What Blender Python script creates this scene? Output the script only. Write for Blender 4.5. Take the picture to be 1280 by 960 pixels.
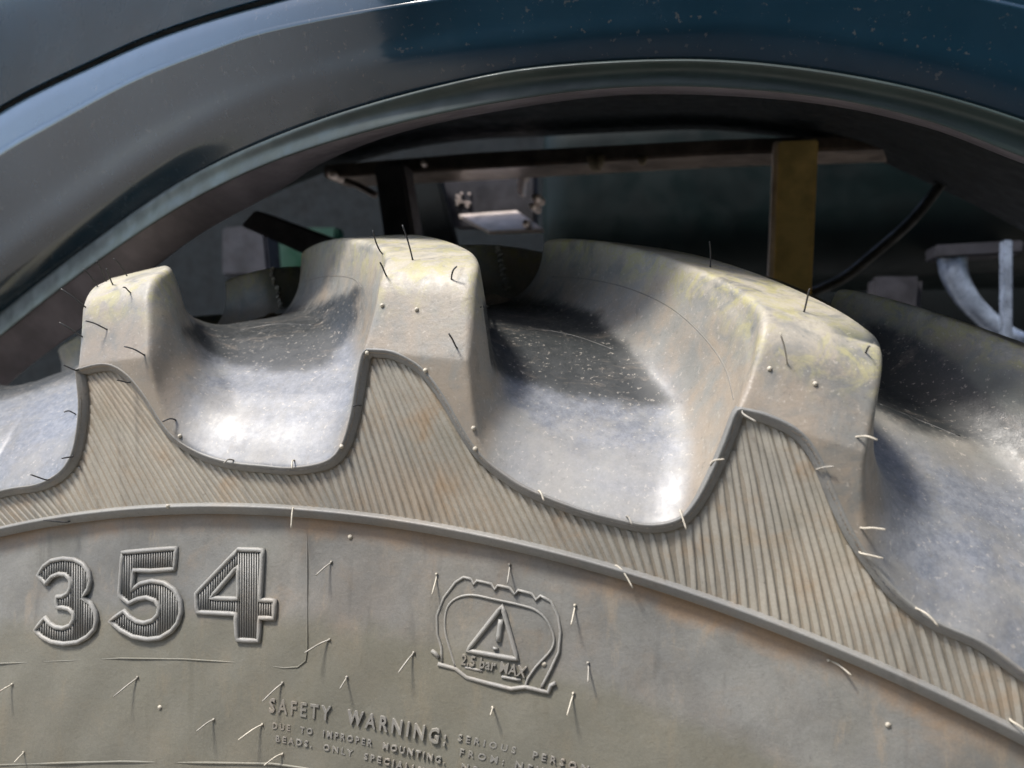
import bpy, bmesh, math, random
import numpy as np
from mathutils import Matrix, Vector
from mathutils.bvhtree import BVHTree
random.seed(4); rng = np.random.default_rng(4)
for o in list(bpy.data.objects): bpy.data.objects.remove(o)
scene = bpy.context.scene
COL = scene.collection

# ------------------------------------------------------------------ camera
CAM = np.array([0.2196, -0.343, 0.8806]); YAW = -0.2833; PIT = 0.0434; FPX = 969.5
Fv = np.array([math.sin(YAW)*math.cos(PIT), math.cos(YAW)*math.cos(PIT), -math.sin(PIT)])
Rv = np.array([math.cos(YAW), -math.sin(YAW), 0.0]); Uv = np.cross(Rv, Fv)
cd = bpy.data.cameras.new('camera'); cam = bpy.data.objects.new('camera', cd); COL.objects.link(cam)
M = Matrix(((Rv[0], Uv[0], -Fv[0], CAM[0]), (Rv[1], Uv[1], -Fv[1], CAM[1]), (Rv[2], Uv[2], -Fv[2], CAM[2]), (0, 0, 0, 1)))
cam.matrix_world = M
cd.sensor_width = 36; cd.lens = 36*FPX/1280; cd.clip_start = 0.02; cd.clip_end = 3000
cd.dof.use_dof = True; cd.dof.focus_distance = 0.40; cd.dof.aperture_fstop = 8
scene.camera = cam

# ------------------------------------------------------------------ light
SUN = np.array([-0.34, -0.34, 0.88]); SUN = SUN/np.linalg.norm(SUN)
w = bpy.data.worlds.new('World'); scene.world = w; w.use_nodes = True
nt = w.node_tree; bg = nt.nodes['Background']
sky = nt.nodes.new('ShaderNodeTexSky'); sky.sky_type = 'NISHITA'; sky.sun_disc = False
sky.sun_elevation = math.asin(SUN[2]); sky.sun_rotation = math.atan2(SUN[0], SUN[1])
sky.dust_density = 2.0
nt.links.new(sky.outputs[0], bg.inputs[0]); bg.inputs[1].default_value = 0.15
sd = bpy.data.lights.new('sun', 'SUN'); sd.energy = 2.2; sd.angle = math.radians(10); sd.color = (1, 0.95, 0.88)
so = bpy.data.objects.new('sun', sd); COL.objects.link(so)
so.rotation_euler = Vector(SUN).to_track_quat('Z', 'Y').to_euler()
so.location = (0, -1, 4)
scene.view_settings.view_transform = 'Standard'; scene.view_settings.look = 'None'
scene.view_settings.gamma = 1; scene.view_settings.exposure = 1.25

# ------------------------------------------------------------------ helpers
PITCH = 0.2044; T0 = -0.1539
def smoothstep(a, b, x):
    t = np.clip((x-a)/(b-a), 0, 1); return t*t*(3-2*t)
def unproj(px, y):
    d = Fv + Rv*(px[0]-640)/FPX - Uv*(px[1]-480)/FPX
    return CAM + d*((y-CAM[1])/d[1])
def tr(px, y=0.0):                                   # photo point -> (angle, radius) on the plane y
    p = unproj(px, y); return (math.atan2(p[0], p[2]), math.hypot(p[0], p[2]))
def pol(t, r, y): return (r*math.sin(t), y, r*math.cos(t))
def link(o): COL.objects.link(o); return o
def mesh_obj(name, verts, faces, mat, parent=None, smooth=True, normals=None):
    me = bpy.data.meshes.new(name)
    if isinstance(verts, np.ndarray) and len(verts) > 2000:
        me.vertices.add(len(verts)); me.vertices.foreach_set('co', verts.astype(np.float32).ravel())
        f = np.asarray(faces, dtype=np.int32); n = f.shape[1]
        me.loops.add(f.size); me.loops.foreach_set('vertex_index', f.ravel())
        me.polygons.add(len(f)); me.polygons.foreach_set('loop_start', np.arange(0, f.size, n, dtype=np.int32))
        me.update(calc_edges=True)
    else:
        me.from_pydata([tuple(map(float, v)) for v in verts], [], [tuple(map(int, f)) for f in faces]); me.update()
    me.materials.append(mat)
    me.polygons.foreach_set('use_smooth', [smooth]*len(me.polygons))
    if normals is not None: me.normals_split_custom_set_from_vertices(normals.tolist())
    o = link(bpy.data.objects.new(name, me))
    if parent: o.parent = parent
    return o
def empty(name, label, cat, loc=(0, 0, 0), group=None):
    o = link(bpy.data.objects.new(name, None)); o.location = loc; o.empty_display_size = .05
    o['label'] = label; o['category'] = cat
    if group: o['group'] = group
    return o
def tag(o, label, cat, group=None):
    o['label'] = label; o['category'] = cat
    if group: o['group'] = group
    return o
def catmull(P, n=6, closed=False):
    P = np.asarray(P, float); out = []; N = len(P)
    rngk = range(N if closed else N-1)
    for i in rngk:
        p0 = P[(i-1) % N] if closed or i > 0 else 2*P[0]-P[1]
        p1 = P[i]; p2 = P[(i+1) % N]
        p3 = P[(i+2) % N] if closed or i+2 < N else 2*P[-1]-P[-2]
        for k in range(n):
            t = k/n
            out.append(.5*((2*p1)+(-p0+p2)*t+(2*p0-5*p1+4*p2-p3)*t*t+(-p0+3*p1-3*p2+p3)*t**3))
    if not closed: out.append(P[-1])
    return np.array(out)
def tube(pts, rad, nseg=8, closed=False, cap=True):      # rad may be a list
    P = [Vector(p) for p in pts]; n = len(P); V = []; Fc = []
    R = rad if hasattr(rad, '__len__') else [rad]*n
    up = Vector((0.13, -0.98, 0.17)).normalized(); prev = None
    for i in range(n):
        a = P[(i-1) % n] if closed or i > 0 else P[i]; b = P[(i+1) % n] if closed or i < n-1 else P[i]
        d = (b-a).normalized()
        if prev is None:
            x = d.cross(up)
            if x.length < .1: x = d.cross(Vector((1, 0, 0)))
        else: x = prev - d*prev.dot(d)
        x.normalize(); prev = x; z = d.cross(x)
        for k in range(nseg):
            t = 2*math.pi*k/nseg; V.append(P[i]+x*(R[i]*math.cos(t))+z*(R[i]*math.sin(t)))
    m = n if closed else n-1
    for i in range(m):
        for k in range(nseg):
            a = i*nseg+k; b = i*nseg+(k+1) % nseg; c = ((i+1) % n)*nseg+(k+1) % nseg; d_ = ((i+1) % n)*nseg+k
            Fc.append((a, b, c, d_))
    if cap and not closed:
        Fc.append(tuple(range(nseg))[::-1]); Fc.append(tuple(range((n-1)*nseg, n*nseg)))
    return V, Fc
def merge(parts):
    V = []; Fc = []
    for v, f in parts:
        o = len(V); V += [tuple(x) for x in v]; Fc += [tuple(i+o for i in q) for q in f]
    return V, Fc

# ------------------------------------------------------------------ materials
class NT:
    def __init__(s, name):
        s.m = bpy.data.materials.new(name); s.m.use_nodes = True; s.t = s.m.node_tree; s.t.nodes.clear()
        s.out = s.n('ShaderNodeOutputMaterial'); s.b = s.n('ShaderNodeBsdfPrincipled'); s.l(s.b.outputs[0], s.out.inputs[0])
        s.tc = s.n('ShaderNodeTexCoord')
    def n(s, t): return s.t.nodes.new(t)
    def l(s, a, b): s.t.links.new(a, b)
    def noise(s, scale, detail=4, rough=.55, stretch=None, dist=0):
        x = s.n('ShaderNodeTexNoise'); x.inputs['Scale'].default_value = scale; x.inputs['Detail'].default_value = detail
        x.inputs['Roughness'].default_value = rough; x.inputs['Distortion'].default_value = dist
        src = s.tc.outputs['Object']
        if stretch:
            mp = s.n('ShaderNodeMapping'); mp.inputs['Scale'].default_value = stretch; s.l(src, mp.inputs[0]); src = mp.outputs[0]
        s.l(src, x.inputs['Vector']); return x.outputs['Fac']
    def attr(s, name):
        a = s.n('ShaderNodeAttribute'); a.attribute_name = name; return a.outputs['Fac']
    def ramp(s, src, a, b, lo=0., hi=1.):
        r = s.n('ShaderNodeMapRange'); r.interpolation_type = 'SMOOTHSTEP'
        r.inputs[1].default_value = a; r.inputs[2].default_value = b; r.inputs[3].default_value = lo; r.inputs[4].default_value = hi
        s.l(src, r.inputs[0]); return r.outputs[0]
    def math(s, op, a, b=None):
        r = s.n('ShaderNodeMath'); r.operation = op
        for i, v in enumerate((a, b)):
            if v is None: continue
            if isinstance(v, (int, float)): r.inputs[i].default_value = v
            else: s.l(v, r.inputs[i])
        return r.outputs[0]
    def mix(s, f, a, b):
        r = s.n('ShaderNodeMix'); r.data_type = 'RGBA'
        if isinstance(f, (int, float)): r.inputs[0].default_value = f
        else: s.l(f, r.inputs[0])
        for i, v in ((6, a), (7, b)):
            if isinstance(v, tuple): r.inputs[i].default_value = (*v, 1)
            else: s.l(v, r.inputs[i])
        return r.outputs[2]
    def setv(s, k, v):
        if isinstance(v, tuple): s.b.inputs[k].default_value = (*v, 1)
        elif isinstance(v, (int, float)): s.b.inputs[k].default_value = v
        else: s.l(v, s.b.inputs[k])
    def bump(s, h, strength=.3, dist=.001):
        b = s.n('ShaderNodeBump'); b.inputs['Strength'].default_value = strength; b.inputs['Distance'].default_value = dist
        s.l(h, b.inputs['Height']); s.l(b.outputs[0], s.b.inputs['Normal'])
def simple(name, col, rough=.5, metal=0, var=.25, scale=30, bump=0.1, bdist=.0006, coat=0, spec=None):
    s = NT(name); f = s.noise(scale, 5, .6); dk = tuple(c*(1-var) for c in col); lt = tuple(min(1, c*(1+var)) for c in col)
    s.setv('Base Color', s.mix(s.ramp(f, .3, .7), dk, lt)); s.setv('Roughness', s.ramp(s.noise(scale*2.3), .3, .7, rough*.8, min(1, rough*1.2)))
    s.setv('Metallic', metal)
    if coat: s.setv('Coat Weight', coat); s.setv('Coat Roughness', .08)
    if spec is not None: s.setv('Specular IOR Level', spec)
    if bump: s.bump(s.noise(scale*8, 3), bump, bdist)
    return s.m

def rubber_body():
    s = NT('dusty_rubber')
    big = s.noise(14, 6, .62); fine = s.noise(160, 5, .7); mid = s.noise(48, 6, .65, dist=.6)
    streak = s.noise(60, 5, .6, (1, 1, .25))
    top = s.attr('a_top'); flo = s.attr('a_floor'); pan = s.attr('a_pan'); brn = s.attr('a_brown')
    grey = s.mix(s.ramp(big, .35, .65), (.145, .146, .136), (.245, .243, .222))
    brown = s.math('MULTIPLY', s.ramp(s.math('ADD', s.math('ADD', mid, s.math('MULTIPLY', streak, .5)), s.math('MULTIPLY', brn, .10)), .60, .92), s.ramp(flo, 0, 1, 1, .25))
    c = s.mix(s.math('MULTIPLY', brown, .52), grey, (.34, .26, .18))
    # paler tone and lichen round the crests
    tm = s.math('MULTIPLY', top, s.ramp(mid, .33, .6))
    c = s.mix(s.math('MULTIPLY', tm, .65), c, (.50, .465, .37))
    moss = s.math('MULTIPLY', s.attr('a_moss'), s.ramp(s.noise(75, 6, .7, dist=1.2), .44, .66))
    c = s.mix(s.math('MULTIPLY', moss, .75), c, (.37, .34, .15))
    # bluish sky sheen painted on the pocket lip, near-black tone under scattered dust on the deep floor
    lip = s.attr('a_lip'); shade_f = s.attr('a_shade')
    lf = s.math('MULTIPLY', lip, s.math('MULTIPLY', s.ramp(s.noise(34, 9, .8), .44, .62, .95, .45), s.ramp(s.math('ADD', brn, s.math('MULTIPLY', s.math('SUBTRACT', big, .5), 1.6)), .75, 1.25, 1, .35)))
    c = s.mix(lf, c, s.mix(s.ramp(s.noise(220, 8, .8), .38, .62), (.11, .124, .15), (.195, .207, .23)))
    c = s.mix(s.math('MULTIPLY', shade_f, s.ramp(s.noise(30, 6, .7), .3, .6, .65, .95)), c, s.mix(s.ramp(big, .4, .65), (.042, .052, .05), (.085, .095, .082)))  # shade on the lug flanks, painted in as a darker tone
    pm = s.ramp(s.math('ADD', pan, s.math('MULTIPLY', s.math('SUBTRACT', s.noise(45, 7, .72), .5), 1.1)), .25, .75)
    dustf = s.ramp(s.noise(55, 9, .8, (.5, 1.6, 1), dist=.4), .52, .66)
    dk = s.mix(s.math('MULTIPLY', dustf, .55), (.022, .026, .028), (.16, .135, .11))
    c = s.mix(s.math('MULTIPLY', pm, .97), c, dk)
    specks = s.ramp(s.noise(420, 3, .6), .60, .70)
    c = s.mix(s.math('MULTIPLY', specks, .45), c, (.46, .42, .36))
    grit = s.ramp(s.noise(260, 6, .8), .56, .70)
    c = s.mix(s.math('MULTIPLY', grit, .40), c, (.07, .066, .06))
    scr = s.ramp(s.noise(130, 6, .75, (1, .35, .12)), .60, .70)
    c = s.mix(s.math('MULTIPLY', scr, .3), c, (.10, .085, .065))
    c = s.mix(s.ramp(s.noise(850, 3, .7), .40, .60, .0, .08), c, (.06, .058, .052))
    s.setv('Base Color', c)
    r = s.ramp(fine, .3, .7, .38, .54)
    r = s.math('ADD', r, s.math('MULTIPLY', lip, .02))
    r = s.math('ADD', r, s.math('MULTIPLY', top, .15))
    s.setv('Roughness', r); s.setv('Specular IOR Level', .55)
    s.setv('Coat Weight', s.math('MULTIPLY', lip, s.ramp(mid, .35, .65, .34, .26))); s.setv('Coat Roughness', .42); s.setv('Coat IOR', 1.6)
    h = s.math('ADD', s.math('MULTIPLY', fine, .9), s.math('ADD', s.math('MULTIPLY', mid, .45), s.math('MULTIPLY', s.noise(600, 4, .7), .5)))
    s.bump(s.math('MULTIPLY', h, s.ramp(flo, 0, 1, 1, .35)), .22, .0012)
    return s.m
def rubber_side(name, a, b, brown=.4, moss=.25, rough=.5, wall=False):
    s = NT(name)
    big = s.noise(9, 6, .6); fine = s.noise(190, 5, .7); mid = s.noise(42, 6, .65, dist=.5)
    c = s.mix(s.ramp(big, .35, .65), a, b)
    c = s.mix(s.math('MULTIPLY', s.ramp(mid, .48, .78), brown), c, (.33, .225, .13))
    c = s.mix(s.math('MULTIPLY', s.ramp(s.noise(17, 5), .5, .72), moss), c, (.17, .16, .105))
    c = s.mix(s.math('MULTIPLY', s.ramp(s.noise(110, 6, .7), .62, .78), .3), c, (.34, .3, .24))
    c = s.mix(s.math('MULTIPLY', s.ramp(s.noise(300, 6, .8), .57, .70), .4), c, (.07, .066, .058))
    c = s.mix(s.math('MULTIPLY', s.ramp(s.noise(5, 5, .6, dist=1), .5, .68), brown*.7), c, (.33, .25, .17))
    if wall:
        c = s.mix(s.math('MULTIPLY', s.ramp(s.noise(26, 9, .78, dist=.3), .46, .60), .35), c, (.13, .125, .11))
        c = s.mix(s.math('MULTIPLY', s.ramp(s.noise(70, 7, .75, (1, 1, .3)), .55, .68), .35), c, (.34, .27, .19))
    run = s.ramp(s.noise(120, 3, .5, (1, 1, .06)), .60, .76)
    c = s.mix(s.math('MULTIPLY', run, .35), c, (.08, .078, .07))
    if wall:
        mp = s.n('ShaderNodeMapping'); mp.inputs['Scale'].default_value = (1, 0, 1); s.l(s.tc.outputs['Object'], mp.inputs[0])
        vl = s.n('ShaderNodeVectorMath'); vl.operation = 'LENGTH'; s.l(mp.outputs[0], vl.inputs[0]); rad = s.math('ADD', vl.outputs['Value'], s.math('MULTIPLY', s.math('SUBTRACT', mid, .5), .02))
        ring = s.ramp(rad, .782, .796); c = s.mix(s.math('MULTIPLY', ring, s.ramp(s.noise(12, 4), .35, .6, .3, .85)), c, (.33, .21, .115))
        low = s.ramp(rad, .738, .752, 1, 0); c = s.mix(s.math('MULTIPLY', low, .6), c, (.155, .145, .10))
    c = s.mix(s.ramp(s.noise(800, 3, .7), .40, .60, .0, .10), c, (.055, .053, .048))
    s.setv('Base Color', c)
    s.setv('Roughness', s.ramp(fine, .3, .7, rough-.08, rough+.1)); s.setv('Specular IOR Level', .5)
    s.bump(s.math('ADD', s.math('MULTIPLY', fine, 1.), s.math('ADD', mid, s.math('MULTIPLY', s.noise(600, 4, .7), .6))), .22, .0011)
    return s.m
M_BODY = rubber_body()
M_SIDE = rubber_side('sidewall_rubber', (.15, .15, .142), (.235, .232, .212), brown=.32, wall=True)
M_PANEL = rubber_side('panel_rubber', (.23, .205, .165), (.33, .285, .22), brown=.7)
M_RIB = rubber_side('rib_rubber', (.27, .255, .22), (.40, .365, .30), brown=.8)
M_BAND = rubber_side('band_rubber', (.17, .17, .162), (.23, .228, .212), brown=.25, moss=.1)
M_NUM = rubber_side('numeral_rubber', (.24, .237, .222), (.30, .295, .27), brown=.2, moss=.15)
M_NUMIN = rubber_side('numeral_inner_rubber', (.05, .052, .05), (.075, .075, .07), brown=.1, moss=.05)
M_HAIRL = simple('pale_spew_rubber', (.46, .42, .34), .55, var=.2, scale=300, bump=0)
M_HAIRD = simple('dark_spew_rubber', (.045, .045, .045), .5, var=.2, scale=300, bump=0)
def paint():
    s = NT('fender_paint')
    f = s.noise(14, 5)
    c = s.mix(s.ramp(f, .3, .7), (.006, .022, .038), (.010, .030, .050))
    d = s.ramp(s.noise(260, 3, .6), .63, .70)
    c = s.mix(s.math('MULTIPLY', d, .35), c, (.12, .11, .1))
    s.setv('Base Color', c); s.setv('Roughness', s.ramp(s.noise(60, 6, .7), .3, .7, .18, .28)); s.setv('Specular IOR Level', .3)
    s.setv('Coat Weight', .8); s.setv('Coat Roughness', .09); s.setv('Coat IOR', 1.42)
    s.bump(s.math('ADD', s.noise(900, 2), s.math('MULTIPLY', d, .6)), .05, .0004)
    return s.m
M_PAINT = paint()
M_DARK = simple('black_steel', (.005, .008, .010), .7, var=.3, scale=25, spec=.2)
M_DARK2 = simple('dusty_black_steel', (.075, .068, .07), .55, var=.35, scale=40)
M_MID = simple('dark_grey_steel', (.028, .028, .034), .6, var=.4, scale=30, spec=.3)  # one even dark grey
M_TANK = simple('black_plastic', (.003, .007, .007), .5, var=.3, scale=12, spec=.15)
M_RAIL = simple('rail_steel', (.16, .13, .11), .38, metal=.3, var=.4, scale=30)
M_YEL = simple('ochre_paint', (.75, .55, .2), .45, var=.25, scale=35)
M_PALE = simple('bare_steel', (.78, .68, .62), .35, metal=.3, var=.2, scale=40)
M_GREEN = simple('green_paint', (.004, .035, .018), .4, var=.15, scale=20)
M_HOSE = simple('hose_rubber', (.012, .014, .014), .75, var=.2, scale=40)
M_BUMP = simple('grey_rubber_buffer', (.16, .13, .08), .7, var=.3, scale=80)
M_GROUND = simple('yard_ground', (.3, .27, .23), .9, var=.3, scale=6, bump=.3, bdist=.01)

# ------------------------------------------------------------------ ground
g = mesh_obj('ground', [(-400, -400, -.97), (400, -400, -.97), (400, 400, -.97), (-400, 400, -.97)], [(0, 1, 2, 3)], M_GROUND, smooth=False)
g['kind'] = 'structure'

# tall dark hedge, unseen, added behind the photographer for the dark reflection in the fender
def hedge():
    r_ = np.random.default_rng(9); bm = bmesh.new(); n_ = 26
    for i in range(760):
        a = math.radians(-38+r_.uniform(0, 145)); R_ = 6.6+r_.uniform(-.6, .9); h_ = r_.uniform(0, 1)*(6.2+.6*math.sin(a*9))
        c = Vector((R_*math.sin(math.pi-a)*1., R_*math.cos(math.pi-a), -.9+h_))
        m = Matrix.Translation(c) @ Matrix.Diagonal((r_.uniform(.5, .9), r_.uniform(.5, .9), r_.uniform(.4, .8), 1))
        res = bmesh.ops.create_icosphere(bm, subdivisions=2, radius=1, matrix=m)
        for v in res['verts']: v.co += Vector(r_.normal(0, .06, 3))
    me = bpy.data.meshes.new('hedge'); bm.to_mesh(me); bm.free(); me.materials.append(M_HEDGE); return link(bpy.data.objects.new('hedge', me))
M_HEDGE = simple('hedge_leaves', (.03, .055, .025), .7, var=.6, scale=3)
tag(hedge(), 'unseen tall dark green hedge added behind the photographer to darken the fender reflection', 'hedge')['kind'] = 'stuff'

# ------------------------------------------------------------------ tyre: front outlines
def T(L):
    out = []
    for p in L:                                      # the lug noses lean back above the ribbed zone
        t, r = tr(p, 0.)
        for _ in range(3): t, r = tr(p, max(r-.883, 0)*.33)
        out.append((t, r))
    return out
P0 = T([(180, 330), (178, 370), (178, 400), (186, 450), (200, 500), (222, 540), (252, 566), (285, 578), (330, 583), (365, 585), (405, 578), (425, 560), (437, 525), (445, 480), (452, 445), (459, 420), (466, 380), (473, 322)])
P1 = T([(573, 300), (577, 340), (582, 400), (588, 470), (594, 520), (603, 560), (625, 590), (660, 612), (720, 636), (780, 652), (815, 657), (848, 650), (868, 630), (885, 600), (903, 560), (918, 520), (928, 500), (940, 455), (957, 410)])
P2L = T([(1100, 400), (1098, 450), (1092, 500), (1085, 550), (1080, 600), (1082, 650), (1095, 700), (1125, 745), (1170, 778), (1230, 805)])
PM = T([(-40, 622), (8, 612), (45, 606), (72, 592), (88, 570), (96, 535), (98, 500), (97, 462), (95, 420), (97, 372)])
sh = lambda L, d: [(t+d, r) for t, r in L]
P2 = P2L + sh(P1[9:], PITCH)
Pm1 = sh(P0[:8], -PITCH) + PM
pockets = [Pm1, P0, P1, P2]
pockets = [sh(P0, -2*PITCH-.003)] + [sh(P0, -3*PITCH)] + pockets + [sh(P1, 2*PITCH), sh(P1, 3*PITCH)]
def close_pocket(P):
    P = catmull(P, 5); a = P[0]; b = P[-1]
    return np.vstack([[(a[0]-.002, 1.15)], P, [(b[0]+.004, 1.15)]])
def band_curve():
    A = [T([(-60, 630), (8, 612), (45, 606), (72, 592), (88, 570), (96, 535), (98, 500), (94, 462)]),
         T([(94, 462), (130, 455), (155, 466), (178, 492), (210, 540), (245, 565), (285, 578), (330, 583), (365, 585), (405, 578), (425, 560), (437, 525), (445, 480), (452, 445), (458, 437)]),
         T([(458, 437), (490, 440), (520, 455), (540, 475), (560, 505), (580, 540), (600, 568), (625, 590), (660, 612), (720, 636), (780, 652), (815, 657), (848, 650), (868, 630), (885, 600), (903, 560), (918, 520), (924, 511)]),
         T([(924, 511), (960, 520), (1000, 540), (1025, 572), (1045, 620), (1066, 665), (1092, 705), (1125, 745), (1170, 778), (1230, 805)])]
    A[3] = A[3] + sh(A[2][10:], PITCH)
    return A
BA = band_curve()
segs = [sh(BA[1], -2*PITCH), sh(BA[1], -PITCH)]
segs[-1] = segs[-1][:7] + BA[0]
segs = [sh(BA[1], -3*PITCH), segs[0], segs[1], BA[1], BA[2], BA[3], sh(BA[2], 2*PITCH), sh(BA[2], 3*PITCH)]
band = []
for s_ in segs:
    c = catmull(s_, 5)
    if band: c = c[1:]
    band += [tuple(x) for x in c]
band = np.array(band)
RU = .86
def seg_dist(X, Y, poly, closed=True):
    D = np.full(X.shape, 1e9, np.float32); ins = np.zeros(X.shape, bool); n = len(poly)
    for i in range(n if closed else n-1):
        ax, ay = poly[i]; bx, by = poly[(i+1) % n]; dx = bx-ax; dy = by-ay; L = dx*dx+dy*dy
        if L < 1e-14: continue
        t = np.clip(((X-ax)*dx+(Y-ay)*dy)/L, 0, 1)
        D = np.minimum(D, (X-ax-t*dx)**2+(Y-ay-t*dy)**2)
        if closed and ay != by: ins ^= ((ay > Y) != (by > Y)) & (X < (bx-ax)*(Y-ay)/(by-ay)+ax)
    return np.sqrt(D), ins
TH0, TH1 = -.72, 1.02
gt = np.arange(TH0-.25, TH1+.3, .0011); gr = np.arange(.72, 1.0, .001)
GT, GR = np.meshgrid(gt, gr, indexing='ij'); X2 = (GT*RU).astype(np.float32); Y2 = GR.astype(np.float32)
pock = np.full(X2.shape, .06, np.float32)              # signed distance to the nearest pocket, negative inside
for P in pockets:
    Q = close_pocket(P); lo = Q[:, 0].min()-.07; hi = Q[:, 0].max()+.07
    a = np.searchsorted(gt, lo); b = np.searchsorted(gt, hi)
    Qs = np.c_[Q[:, 0]*RU, Q[:, 1]]; d, ins = seg_dist(X2[a:b], Y2[a:b], Qs)
    pock[a:b] = np.minimum(pock[a:b], np.where(ins, -d, d))
bp = np.vstack([np.c_[band[:, 0]*RU, band[:, 1]], [(band[-1, 0]*RU, .5)], [(band[0, 0]*RU, .5)]])
d, ins = seg_dist(X2, Y2, bp); bandf = np.where(ins, d, -d)    # positive inside the ribbed zone
def samp(img, th, r):
    x = np.clip((th-gt[0])/(gt[1]-gt[0]), 0, len(gt)-1.001); y = np.clip((r-gr[0])/(gr[1]-gr[0]), 0, len(gr)-1.001)
    i = x.astype(int); j = y.astype(int); fx = x-i; fy = y-j
    return (img[i, j]*(1-fx)*(1-fy)+img[i+1, j]*fx*(1-fy)+img[i, j+1]*(1-fx)*fy+img[i+1, j+1]*fx*fy)
YC = .212; YEND = .197
_fy = [-.02, 0, .006, .015, .03, .05, .08, .12, .16, .21, .3]; _fv = [-.008, 0, .010, .021, .034, .046, .060, .072, .079, .083, .083]
_yy = np.linspace(-.02, .3, 1601); _ff = np.interp(_yy, _fy, _fv); kk = np.exp(-np.linspace(-2, 2, 61)**2); kk /= kk.sum()
_ff = np.convolve(np.pad(_ff, 30, mode='edge'), kk, 'valid'); _ff -= np.interp(0, _yy, _ff)
def FL(y): return np.interp(y, _yy, _ff)
_dr = np.interp(_yy, [-.02, .02, .05, .1, .19, .3], [0, 0, -.018, -.068, -.160, -.27]); _dr = np.convolve(np.pad(_dr, 60, mode='edge'), np.ones(121)/121, 'valid')
def drift(y): return np.interp(y, _yy, _dr)
def rtop(y): s_ = np.clip((y-.008)/.18, 0, 1.15); return .9225+.040*(1-np.abs(1-s_)**1.7)
def smax(a, b, k):
    h = np.maximum(k-np.abs(a-b), 0)/k; return np.maximum(a, b)+h*h*k*.25
def smin(a, b, k): return -smax(-a, -b, k)
def half(th, r, y):
    """signed field of one half of the tread: negative in rubber"""
    thp = th-drift(y); rp = r-FL(y)
    sp = samp(pock, thp, np.clip(rp, .721, .998))
    sp = sp*np.where(y > .03, .9, 1)
    kf = .003+.045*smoothstep(.015, .1, y)
    lug = smax(-sp, (y-YEND-.12*(thp-np.round((thp-T0)/PITCH)*PITCH-T0))*.9, .012)     # lug bars, cut off at their inner ends
    floor = r-(.8215+FL(y)+.0*y)
    body = smin(lug, floor, kf)
    bb = samp(bandf, th, r)
    y0 = .0075*smoothstep(.0012, .0035, bb)+np.maximum(r-.881, 0)*.33
    env = smax(r-rtop(y), y0-y, np.clip(.0025+np.maximum(r-.885, 0)*.4, .002, .013))
    body = smax(body, env, np.clip(.0020+np.maximum(r-.885, 0)*.06, .0020, .0035))
    return body
def surface_nets(f, o, s):
    nx, ny, nz = f.shape; sg = f < 0
    c = sg[:-1, :-1, :-1].astype(np.int8)
    tot = np.zeros(c.shape, np.int8)
    for a in (0, 1):
        for b in (0, 1):
            for d_ in (0, 1): tot += sg[a:nx-1+a, b:ny-1+b, d_:nz-1+d_]
    act = (tot > 0) & (tot < 8); I = np.argwhere(act); idx = np.full(act.shape, -1, np.int32); idx[act] = np.arange(len(I))
    acc = np.zeros((len(I), 3)); cnt = np.zeros(len(I))
    cor = [(a, b, d_) for a in (0, 1) for b in (0, 1) for d_ in (0, 1)]
    for p in cor:
        for ax in range(3):
            if p[ax]: continue
            q = list(p); q[ax] = 1
            fa = f[I[:, 0]+p[0], I[:, 1]+p[1], I[:, 2]+p[2]]; fb = f[I[:, 0]+q[0], I[:, 1]+q[1], I[:, 2]+q[2]]
            m = (fa < 0) != (fb < 0); t = np.where(m, fa/np.where(m, fa-fb, 1), 0)
            pt = np.tile(np.array(p, float), (len(I), 1)); pt[:, ax] = t
            acc[m] += pt[m]; cnt += m
    V = I+acc/cnt[:, None]
    quads = []
    for ax in range(3):
        a, b = [(1, 2), (2, 0), (0, 1)][ax]
        sl = [slice(None)]*3; s2 = [slice(None)]*3; sl[ax] = slice(0, -1); s2[ax] = slice(1, None)
        ch = sg[tuple(sl)] != sg[tuple(s2)]; E = np.argwhere(ch)
        E = E[(E[:, a] > 0) & (E[:, b] > 0) & (E[:, a] < f.shape[a]-1) & (E[:, b] < f.shape[b]-1)]
        fl = sg[E[:, 0], E[:, 1], E[:, 2]]
        def at(da, db):
            q = E.copy(); q[:, a] -= da; q[:, b] -= db; return idx[q[:, 0], q[:, 1], q[:, 2]]
        Q = np.c_[at(1, 1), at(0, 1), at(0, 0), at(1, 0)]
        Q[~fl] = Q[~fl][:, ::-1]; quads.append(Q)
    return V*np.array(s)+np.array(o), np.vstack(quads)
def build_half(th_a, th_b, r_a, r_b, y_a, y_b, step):
    ths = np.arange(th_a, th_b, step/.88); rs = np.arange(r_a, r_b, step); ys = np.arange(y_a, y_b, step)
    f = np.empty((len(ths), len(rs), len(ys)), np.float32)
    A, B = np.meshgrid(ths, rs, indexing='ij')
    for k, y in enumerate(ys): f[:, :, k] = half(A, B, np.full(1, y))
    V, Q = surface_nets(f, (th_a, r_a, y_a), (step/.88, step, step))
    def ff(v): return half(v[:, 0], v[:, 1], v[:, 2])
    def grad(v):
        e = .0011; g = np.empty_like(v)
        for i in range(3):
            dv = np.zeros(3); dv[i] = e/(.88 if i == 0 else 1); g[:, i] = (ff(v+dv)-ff(v-dv))/(2*e)
        g[:, 0] *= .88/v[:, 1]; return g
    for _ in range(2):
        g_ = grad(V); n2 = np.maximum((g_**2).sum(1), .05); st = np.clip(ff(V)/n2, -step, step)[:, None]*g_
        st[:, 0] /= V[:, 1]; V = V-st*.9
    g_ = grad(V)
    return V, Q, g_
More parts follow.
